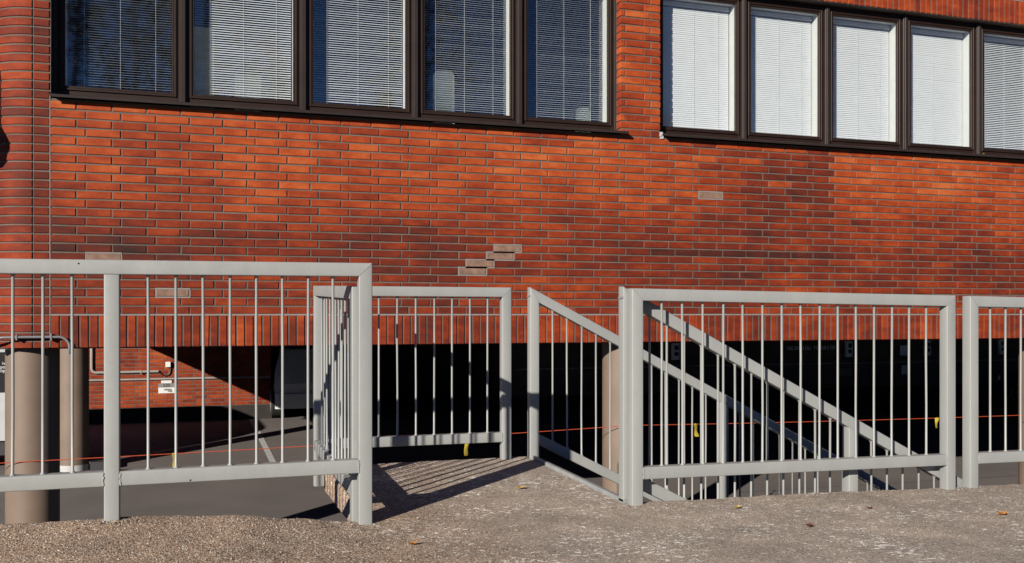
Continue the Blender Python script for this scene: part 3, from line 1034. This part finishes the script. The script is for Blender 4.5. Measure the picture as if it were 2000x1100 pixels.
# staircase going down to the right
st = thing("staircase", (2.05, 5.1, -0.1), "staircase with pale metal edge strip dropping from the landing behind the right railing", "stairs")
mb = MB(); mb.beam((2.062, 4.374, -0.020), (2.062, 5.755, 0.008), (1, 0, 0), 0.028, 0.075, r=0.004, seg=2)
mb.build("edge_strip", M['nosing'], st)
for i in range(8):
    m = MB()
    z = -0.165 * (i + 1) + 0.01; x = 2.10 + 0.325 * i
    m.bbox(x, x + 0.34, 4.50, 5.72, z - 0.06, z)
    m.build("tread", M['concrete'], st)
for y in (4.470, 5.725):
    m = MB(); m.beam((2.10, y, -0.36), (4.80, y, -0.36 - SLP * 2.70 + 0.16), (0, 1, 0), 0.03, 0.20, r=0.004, seg=1)
    m.build("stringer", M['concrete'], st)
m = MB(); m.box(2.085, 2.115, 4.437, 4.455, 0.003, 0.010)
mb = MB()
for i in range(5):
    mb.bbox(2.064 + 0.008 * i, 2.078 + 0.009 * i, 4.368 + 0.003 * (i % 2), 4.376 + 0.003 * (i % 2), 0.002, 0.028 - 0.0045 * i, 0.002)
tag(mb.build("rust_flake", M['rust']), "rusty flake at the foot of the doubled post", "rust")

# ------------------------------------------------------------------ rope and ribbons
YR = 9.26 - 0.213 - 0.005
def rope_z(x):
    tab = [(-7.0, -0.36), (-1.262, -0.305), (4.31, -0.205), (9.88, -0.270), (16, -0.26)]
    for (a, za), (b, zb) in zip(tab, tab[1:]):
        if x <= b:
            k = (x - a) / (b - a)
            return za + (zb - za) * k - 0.05 * k * (1 - k)
    return -0.26
mb = MB()
mb.tube([(-7 + 0.1 * i, YR, rope_z(-7 + 0.1 * i)) for i in range(231)], 0.0034, 6)
tag(mb.build("rope", M['rope']), "taut orange rope stretched across the front of the brown columns", "rope")
def ribbon(x, ln, tilt, label):
    m = MB(); z0 = rope_z(x)
    P = []
    for i in range(9):
        f = i / 8; a = 0.8 * math.sin(f * 2.6 + tilt * 7)
        wd = 0.023 + 0.003 * math.sin(f * 9)
        cx = x + tilt * f * ln + 0.006 * math.sin(f * 7); y = YR - 0.012 + 0.006 * math.sin(f * 6); z = z0 + 0.004 - f * ln
        P.append([(cx - wd * math.cos(a * 0.6), y - wd * math.sin(a * 0.6), z), (cx, y - 0.004, z - 0.003), (cx + wd * math.cos(a * 0.6), y + wd * math.sin(a * 0.6), z)])
    m.grid(P, True)
    tag(m.build("ribbon", M['tag']), label, "ribbon", "yellow ribbons tied to the rope")
    k_ = MB(); k_.tube([(x - 0.014, YR - 0.008, z0), (x, YR - 0.010, z0 + 0.003), (x + 0.014, YR - 0.008, z0)], 0.006, 6)
    k_.build("knot", M['tag'], bpy.context.scene.objects[col.objects[-1].name])
ribbon(-0.108, 0.15, 0.12, "yellow ribbon on the orange rope behind the near left railing")
ribbon(2.564, 0.185, -0.10, "yellow ribbon hanging below the lower rail at the back of the landing")
ribbon(5.035, 0.13, 0.10, "twisted yellow ribbon on the rope between the sloping stair handrails")
ribbon(8.15, 0.115, -0.12, "yellow ribbon on the rope beside the last post of the fifteen bar railing")

# ------------------------------------------------------------------ pipes, signs, lantern, sockets
pp = thing("conduit_pipe", (-1.3, 8.9, 0.74), "grey conduit pipe along the brick corner, its right end bending down under the wall", "pipe")
mb = MB()
zc = 0.742
pts = [(-1.75, 9.2, 0.69), (-1.62, 9.0, 0.70), (-1.52, 8.925, 0.725), (-1.44, 8.912, 0.74), (-1.3, 8.91, zc), (-1.1, 8.91, zc), (-1.02, 8.91, zc)]
for i in range(1, 9):
    a = R(90 * i / 8)
    pts.append((-1.02 + 0.085 * math.sin(a), 8.91, zc - 0.085 * (1 - math.cos(a))))
pts += [(-0.935, 8.915, 0.63), (-0.937, 8.93, 0.60)]
mb.tube(pts, 0.0115, 10); mb.build("pipe", M['steel'], pp)
mb = MB(); mb.bbox(-1.082, -1.066, 8.895, 8.938, zc - 0.028, zc + 0.028); mb.build("clamp", M['steel'], pp)
mb = MB(); mb.bbox(-1.342, -1.326, 8.895, 8.938, zc - 0.024, zc + 0.022); mb.build("clamp", M['steel'], pp)

lt = thing("wall_lantern", (-1.56, 8.72, 2.3), "black wall lantern on the rounded brick corner at the left edge", "lantern")
mb = MB()
prof = [(0.012, 2.770), (0.012, 2.670), (0.03, 2.650), (0.095, 2.550), (0.105, 2.510), (0.105, 2.480), (0.082, 2.460), (0.082, 2.430), (0.07, 2.370), (0.04, 2.335), (0.004, 2.330)]
mb.tube([(-1.83, 8.72, z) for r_, z in prof], [r_ for r_, z in prof], 20); mb.build("shade", M['black'], lt)
mb = MB(); mb.tube([(-1.83, 8.72, 2.69), (-1.83, 8.72, 3.10), (-1.81, 8.77, 3.13), (-1.585, 9.24, 3.14)], 0.010, 8); mb.build("bracket", M['steel'], lt)

# back wall fittings (sunlit part of the garage)
zc1, zc2 = -0.388, -0.235
cp = thing("wall_conduit", (-0.5, BWY, -0.4), "pale conduit pipes and a bent cable on the sunlit garage brick wall", "conduit")
mb = MB(); mb.tube([(-6, BWY - 0.022, zc1), (1.66, BWY - 0.022, zc1)], 0.018, 8); mb.build("pipe", M['conduit'], cp)
mb = MB(); mb.tube([(-1.80, BWY - 0.03, 0.66), (-1.80, BWY - 0.03, -0.16), (-1.78, BWY - 0.03, -0.21), (-1.73, BWY - 0.03, zc2), (-1.2, BWY - 0.03, zc2), (-0.55, BWY - 0.03, zc2 + 0.005)], 0.026, 8); mb.build("pipe", M['conduit'], cp)
mb = MB(); mb.tube([(-0.55, BWY - 0.02, zc2 + 0.005), (-0.49, BWY - 0.02, -0.29), (-0.43, BWY - 0.02, -0.325), (-0.36, BWY - 0.02, -0.31), (-0.32, BWY - 0.02, -0.24), (-0.315, BWY - 0.02, -0.15)], 0.012, 8); mb.build("cable", M['black'], cp)
mb = MB()
for x in (-0.88, -1.5):
    mb.bbox(x - 0.012, x + 0.012, BWY - 0.06, BWY - 0.002, zc2 - 0.035, zc2 + 0.035)
mb.build("clamp", M['conduit'], cp)
mb = MB(); mb.bbox(-0.415, -0.315, BWY - 0.07, BWY - 0.004, -0.145, -0.04, 0.008)
tag(mb.build("switch_box", M['white']), "small white switch box at the end of the conduit on the sunlit garage wall", "switch box")
ps = thing("bay_sign", (-0.4, BWY, -0.7), "parking bay sign numbered 230 on the sunlit garage wall", "sign")
mb = MB(); mb.box(-0.500, -0.300, BWY - 0.016, BWY - 0.004, -0.475, -0.420); mb.build("label_strip", M['white'], ps)
mb = MB(); mb.box(-0.555, -0.245, BWY - 0.018, BWY - 0.004, -0.560, -0.477); mb.build("number_plate", M['plate'], ps)
mb = MB(); mb.box(-0.555, -0.245, BWY - 0.018, BWY - 0.004, -0.680, -0.562); mb.build("lower_plate", M['white'], ps)
add_text("230", "lettering", (-0.400, BWY - 0.0195, -0.548), 0.088, M['black'], ps)
mb = MB(); mb.add([(-0.46, BWY - .0195, -.600), (-0.40, BWY - .0195, -.585), (-0.30, BWY - .0195, -.590), (-0.28, BWY - .0195, -.665), (-0.36, BWY - .0195, -.655), (-0.38, BWY - .0195, -.625), (-0.44, BWY - .0195, -.622)], [(6, 5, 4, 3, 2, 1, 0)])
mb.build("worn_mark", M['plate'], ps)

def socket(x, y, z, label):
    o = thing("socket_box", (x, y, z), label, "socket box", "engine heater socket boxes on the garage wall")
    m = MB(); m.bbox(x - 0.10, x + 0.10, y - 0.10, y - 0.004, z - 0.20, z + 0.20, 0.02); m.build("shell", M['socket'], o)
    m = MB(); m.bbox(x - 0.045, x + 0.055, y - 0.106, y - 0.101, z + 0.035, z + 0.145, 0.01); m.build("square_cover", M['black'], o)
    m = MB(); m.tube([(x + 0.005, y - 0.106, z - 0.055), (x + 0.005, y - 0.101, z - 0.055)], 0.055, 16); m.build("round_cover", M['black'], o)
def wx(px, y):
    u = px - 1000; c, s_ = math.cos(TH), math.sin(TH)
    return y * (u * c + FPX * s_) / (-u * s_ + FPX * c)
for x, lb in ((wx(1317, BWY), "blue lit socket box seen between the two sloping stair handrails"), (wx(1655, BWY), "socket box above the small grey plate on the dark garage wall"),
              (wx(1808, BWY), "socket box on the dark garage wall just left of the wide post gap"), (wx(1953, BWY), "socket box on the dark garage wall above the parked dark blue car")):
    socket(x, BWY, 0.03, lb)
mb = MB(); x = wx(1650, BWY); mb.bbox(x - 0.2, x + 0.2, BWY - 0.03, BWY - 0.004, -0.66, -0.46, 0.01)
pl_ = tag(mb.build("wall_plate", M['plate']), "small grey plate under a socket box on the dark garage wall", "sign")
mb = MB(); x = wx(1765, BWY); mb.bbox(x - 0.13, x + 0.13, BWY - 0.03, BWY - 0.004, -0.16, 0.10, 0.01)
tag(mb.build("wall_plate", M['socket']), "upper of two small bluish plates left of the third socket box", "sign")
mb = MB(); x = wx(1768, BWY); mb.bbox(x - 0.13, x + 0.13, BWY - 0.03, BWY - 0.004, -0.66, -0.42, 0.01)
tag(mb.build("wall_plate", M['socket']), "lower of two small bluish plates left of the third socket box", "sign")
mb = MB(); mb.tube([(7.1, BWY - 0.03, -0.33), (29, BWY - 0.03, -0.33)], 0.022, 6)
tag(mb.build("wall_rail", M['conduit']), "long thin pipe along the dark garage wall behind the stairs", "pipe")
wt = thing("wall_lettering", (15, BWY, 0.05), "row of small unreadable pale letters high on the dark garage wall", "lettering")
x = wx(1536, BWY)
for i in range(17):
    wd = rnd.choice((0.045, 0.055, 0.065))
    if i == 9: x += 0.09
    m = MB()
    m.box(x, x + 0.014, BWY - 0.012, BWY - 0.004, 0.02, 0.12)
    if i % 3 != 1: m.box(x + 0.0141, x + wd - 0.0141, BWY - 0.012, BWY - 0.004, 0.106 if i % 2 else 0.02, 0.12 if i % 2 else 0.034)
    if i % 4 != 2: m.box(x + wd - 0.014, x + wd, BWY - 0.012, BWY - 0.004, 0.02, 0.12)
    m.build("letter", M['socket'], wt)
    x += wd + 0.02

# pale things standing behind the office blinds
def inside(name, label, cat, build):
    m = MB(); build(m)
    tag(m.build(name, M['pale']), label, cat, "pale furniture behind the blinds")
def hump(m, xc, wd, z0, z1, y):
    P = []
    for i in range(13):
        f = i / 12
        x = xc - wd / 2 + wd * f
        P.append((x, f))
    pts = [(x, z0) for x, f in (P[0],)] + [(x, z1 - 0.05 * abs(2 * f - 1) ** 9) for x, f in P] + [(P[-1][0], z0)]
    n = len(pts)
    m.add([(x, y - 0.03 * math.sin(3.0 * (x - xc)), z) for x, z in pts] + [(x, y + 0.05, z) for x, z in pts],
          [tuple(range(n))] + [tuple(reversed(range(n, 2 * n)))] + [(i, n + i, n + (i + 1) % n, (i + 1) % n) for i in range(n)])
inside("lamp_shade", "tall pale rounded shade behind the blinds of the fourth left window", "lamp", lambda m: hump(m, 2.43, 0.21, 2.61, 3.36, 9.42))
inside("chair_back", "pale curved chair back behind the blinds of the fifth left window", "chair", lambda m: hump(m, 3.95, 0.15, 2.61, 3.10, 9.45))
inside("storage_box", "low pale box behind the blinds of the second left window", "box", lambda m: m.bbox(0.42, 0.66, 9.40, 9.60, 2.61, 3.16))
inside("curtain_panel", "pale hanging panel at the left side of the second left window", "curtain", lambda m: m.bbox(0.03, 0.235, 9.36, 9.38, 2.70, 3.56))

# ------------------------------------------------------------------ cars
def car(label, cx, cy, length, width, height, paint):
    """front towards +Y"""
    fz = floor_z(cy)
    root = thing("parked_car", (cx, cy, fz), label, "car")
    H = height
    prof = [(-0.49, 0.18, 0.92), (-0.50, 0.50, 0.96), (-0.46, 0.66, 0.97), (-0.36, 0.96, 0.80), (-0.20, 1.0, 0.78), (0.02, 0.985, 0.78), (0.20, 0.68, 0.96), (0.40, 0.60, 0.95), (0.485, 0.47, 0.92), (0.50, 0.30, 0.90), (0.485, 0.15, 0.9)]
    m = MB(); ribs = []
    for u in (-1, -0.93, -0.6, 0, 0.6, 0.93, 1):
        e = abs(u) > 0.95
        ribs.append([(cx + u * width / 2 * (wf if abs(u) > 0.5 else 1.0), cy + s * length * (0.985 if e else 1), fz + z * H * ((0.99 if z > 0.3 else 1.04) if e else 1)) for s, z, wf in prof])
    m.grid(ribs, True)
    n = len(prof)
    m.add(ribs[0], [tuple(range(n))]); m.add(ribs[-1], [tuple(reversed(range(n)))])
    m.build("body", paint, root)
    for sx in (-1, 1):
        q = [(-0.40, 0.69), (0.17, 0.69), (0.03, 0.93), (-0.20, 0.95), (-0.34, 0.92)]
        g = MB()
        g.add([(cx + sx * width / 2 * (0.985 - 0.62 * max(0, z - 0.69)), cy + s * length, fz + z * H) for s, z in q], [tuple(range(len(q)))])
        g.build("side_window", M['carglass'], root)
        h = MB()
        h.bbox(cx + sx * width * 0.40 - 0.12, cx + sx * width * 0.40 + 0.10, cy + length * 0.475 - 0.05, cy + length * 0.475 + 0.05, fz + H * 0.42, fz + H * 0.50, 0.02)
        h.build("headlight", M['lamp'], root)
        for s in (-0.31, 0.31):
            wr = 0.32; yy = cy + s * length; zz = fz + wr
            xo_ = cx + sx * width / 2
            a_, b_ = (xo_ - sx * 0.20, xo_ + sx * 0.012)
            t = MB(); t.tube([(a_, yy, zz), (b_ - sx * 0.02, yy, zz), (b_, yy, zz)], [wr, wr, wr - 0.03], 28)
            whl = t.build("wheel", M['tyre'], root)
            r_ = MB(); xf = b_ + sx * 0.002
            r_.tube([(xf - sx * .004, yy, zz), (xf + sx * .010, yy, zz)], 0.05, 12)
            c0 = Vector((xf, yy, zz))
            for j in range(5):
                an = R(72 * j + 20); e = Vector((0, math.cos(an), math.sin(an)))
                r_.beam(c0 + e * 0.03, c0 + e * 0.215, (1, 0, 0), 0.014, 0.045, r=0.004, seg=1)
            r_.tube([c0 + Vector((0, 0.222 * math.cos(2 * math.pi * j / 24), 0.222 * math.sin(2 * math.pi * j / 24))) for j in range(25)], 0.012, 6)
            r_.build("rim", M['rim'], whl)
    b = MB(); b.bbox(cx - width * 0.49, cx + width * 0.49, cy - length * 0.5 - 0.07, cy - length * 0.5 + 0.08, fz + 0.24, fz + 0.54, 0.06)
    b.build("bumper", paint, root)
    return root
car("dark blue car parked in the dark garage behind the rightmost railing", 20.15, 17.3, 4.2, 1.78, 1.47, M['bluecar'])
car("white car deep in the garage with only its rear bumper in sunlight", 2.55, 22.3, 4.2, 1.76, 1.48, M['whitecar'])

# box trailer outside the open left side of the garage
tx, ty0, ty1 = -1.65, 16.0, 17.4
fz = floor_z(16.6)
tr_ = thing("box_trailer", (tx - 2.2, 16.6, fz), "white box trailer with a black lettered band at the left edge behind the brown column", "trailer")
mb = MB()
prof = [(tx - 4.6, fz + 0.42), (tx - 4.6, fz + 1.75)]
for k in range(7):
    a = R(180 - 15 * k); prof.append((tx - 4.1 + 0.5 * math.cos(a), fz + 1.76 + 0.5 * math.sin(a)))
for fx, fzz in ((1.75, 2.26), (1.45, 2.23), (1.15, 2.14), (0.85, 2.01), (0.55, 1.84), (0.28, 1.62), (0.10, 1.36), (0.02, 1.08)):
    prof.append((tx - fx, fz + fzz))
prof.append((tx, fz + 0.42))
n = len(prof)
mb.add([(x, ty0, z) for x, z in prof] + [(x, ty1, z) for x, z in prof], [(i, n + i, n + (i + 1) % n, (i + 1) % n) for i in range(n)] + [tuple(range(n)), tuple(reversed(range(n, 2 * n)))])
mb.build("body", M['trailer'], tr_)
mb = MB(); mb.box(tx - 4.5, tx - 0.62, ty0 - 0.008, ty0 - 0.001, -0.225, 0.37); mb.build("black_band", M['black'], tr_)
mb = MB(); mb.box(tx - 4.4, tx - 0.05, ty0 + 0.05, ty1 - 0.05, fz + 0.20, fz + 0.415); mb.build("chassis", M['dark'], tr_)
for yy in (ty0 + 0.02, ty1 - 0.22):
    for xx in (tx - 2.0, tx - 2.8):
        mb = MB(); mb.tube([(xx, yy, fz + 0.32), (xx, yy + 0.2, fz + 0.32)], 0.32, 20); mb.build("wheel", M['tyre'], tr_)
mb = MB(); mb.box(tx - 0.12, tx - 0.04, ty0 + 0.3, ty0 + 0.38, fz, fz + 0.2); mb.build("prop_stand", M['dark'], tr_)
for s_, zz in (("iv", 0.185), ("po", 0.130), ("öp", 0.075)):
    add_text(s_, "lettering", (-2.545, ty0 - 0.0095, zz), 0.066, M['white'], tr_, 'RIGHT')

# ------------------------------------------------------------------ fallen leaves
def leaf(px, py, size, mat, rot, label, z=None, at=None):
    c, s_ = math.cos(TH), math.sin(TH)
    if at is None:
        t = CAM_Z * FPX / (py - 613)
        u = (px - 1000) / FPX
        x, y = t * (u * c + s_), t * (-u * s_ + c)
        zz = ground_z(x, y) if y < 4.37 else land_z(x, y)
    else:
        x, y, zz = at
    m = MB()
    P = []
    for i in range(7):
        f = i / 6
        wd = size * 0.34 * math.sin(math.pi * min(1, f * 0.95 + 0.04)) ** 0.8 * (1 + 0.25 * math.sin(i * 2.1))
        a = (f - 0.5) * size
        up_ = size * 0.30 * (2 * f - 1) ** 2 + 0.004
        row = []
        for q in (-1, 0, 1):
            lx, ly = a, q * wd
            row.append((x + lx * math.cos(rot) - ly * math.sin(rot), y + lx * math.sin(rot) + ly * math.cos(rot), zz + up_ + abs(q) * wd * 0.45))
        P.append(row)
    m.grid(P, True)
    m.tube([P[0][1], (P[0][1][0] - size * .3 * math.cos(rot), P[0][1][1] - size * .3 * math.sin(rot), zz + 0.004)], 0.0008, 4)
    tag(m.build("fallen_leaf", mat), label, "leaf", "fallen leaves on the ground")
leaf(806, 1067, 0.045, M['leaf_o'], 0.3, "small orange leaf on the ground in front of the corner post")
leaf(1017, 960, 0.052, M['leaf_y'], 0.1, "dull yellow leaf in the middle of the landing by the shadow edge")
leaf(1440, 994, 0.040, M['leaf_y'], 0.5, "yellowish leaf by the kerb edge below the descending handrails")
leaf(1581, 1029, 0.045, M['leaf_b'], 0.9, "dark reddish brown curled leaf on the pale ground")
leaf(1698, 993, 0.034, M['leaf_b'], 0.2, "small brown leaf near the edge below the fifteen bar railing")
leaf(1958, 1005, 0.058, M['leaf_o'], 0.1, "bright orange leaf below the rightmost railing")
leaf(0, 0, 0.04, M['leaf_y'], 0.3, "tiny yellow leaf on the right window sill", at=(8.72, 8.92, 2.771))

# ------------------------------------------------------------------ trees across the street (mirrored in the panes)
m = MB(); tr = MB()
r2 = random.Random(3)
x = -16.0
while x < 60:
    h = r2.uniform(11, 21); y = r2.uniform(-36, -24); wd = h * r2.uniform(0.13, 0.20)
    if x < -9 or x > 21: h *= 0.6
    tr.tube([(x, y, -0.2), (x + r2.uniform(-.2, .2), y, h * 0.5), (x + r2.uniform(-.5, .5), y, h)], [0.24, 0.15, 0.03], 6)
    for i in range(34):
        a = r2.uniform(0, 6.28); f = r2.uniform(0.2, 1); L = wd * (1.15 - f) + 0.6
        tr.tube([(x, y, h * f * 0.9), (x + L * math.cos(a), y + L * math.sin(a), h * f * 0.9 + L * 0.7)], [0.05, 0.012], 4, False)
    for i in range(2600):
        f = r2.random() ** 0.85
        rr = wd * math.sin(math.pi * (0.12 + 0.84 * f)) * math.sqrt(r2.random())
        a = r2.uniform(0, 6.28)
        c = Vector((x + rr * math.cos(a), y + rr * math.sin(a), 1.5 + (h - 1.2) * f))
        if noise.noise(c * 0.7) < -0.08: continue
        d1 = Vector((r2.gauss(0, 1), r2.gauss(0, 1), r2.gauss(0, 1))).normalized() * r2.uniform(.08, .20)
        d2 = d1.orthogonal().normalized() * r2.uniform(.06, .16)
        m.add([c - d1, c + d2, c + d1, c - d2], [(0, 1, 2, 3)])
    x += r2.uniform(2.4, 5.6) if x < 20 else r2.uniform(3.0, 7.5)
tag(m.build("treeline_foliage", M['foliage']), "autumn trees across the street, seen only as reflections in the windows", None, None, "stuff")
tag(tr.build("treeline_trunks", M['bark']), "trunks and branches of the trees across the street", None, None, "stuff")
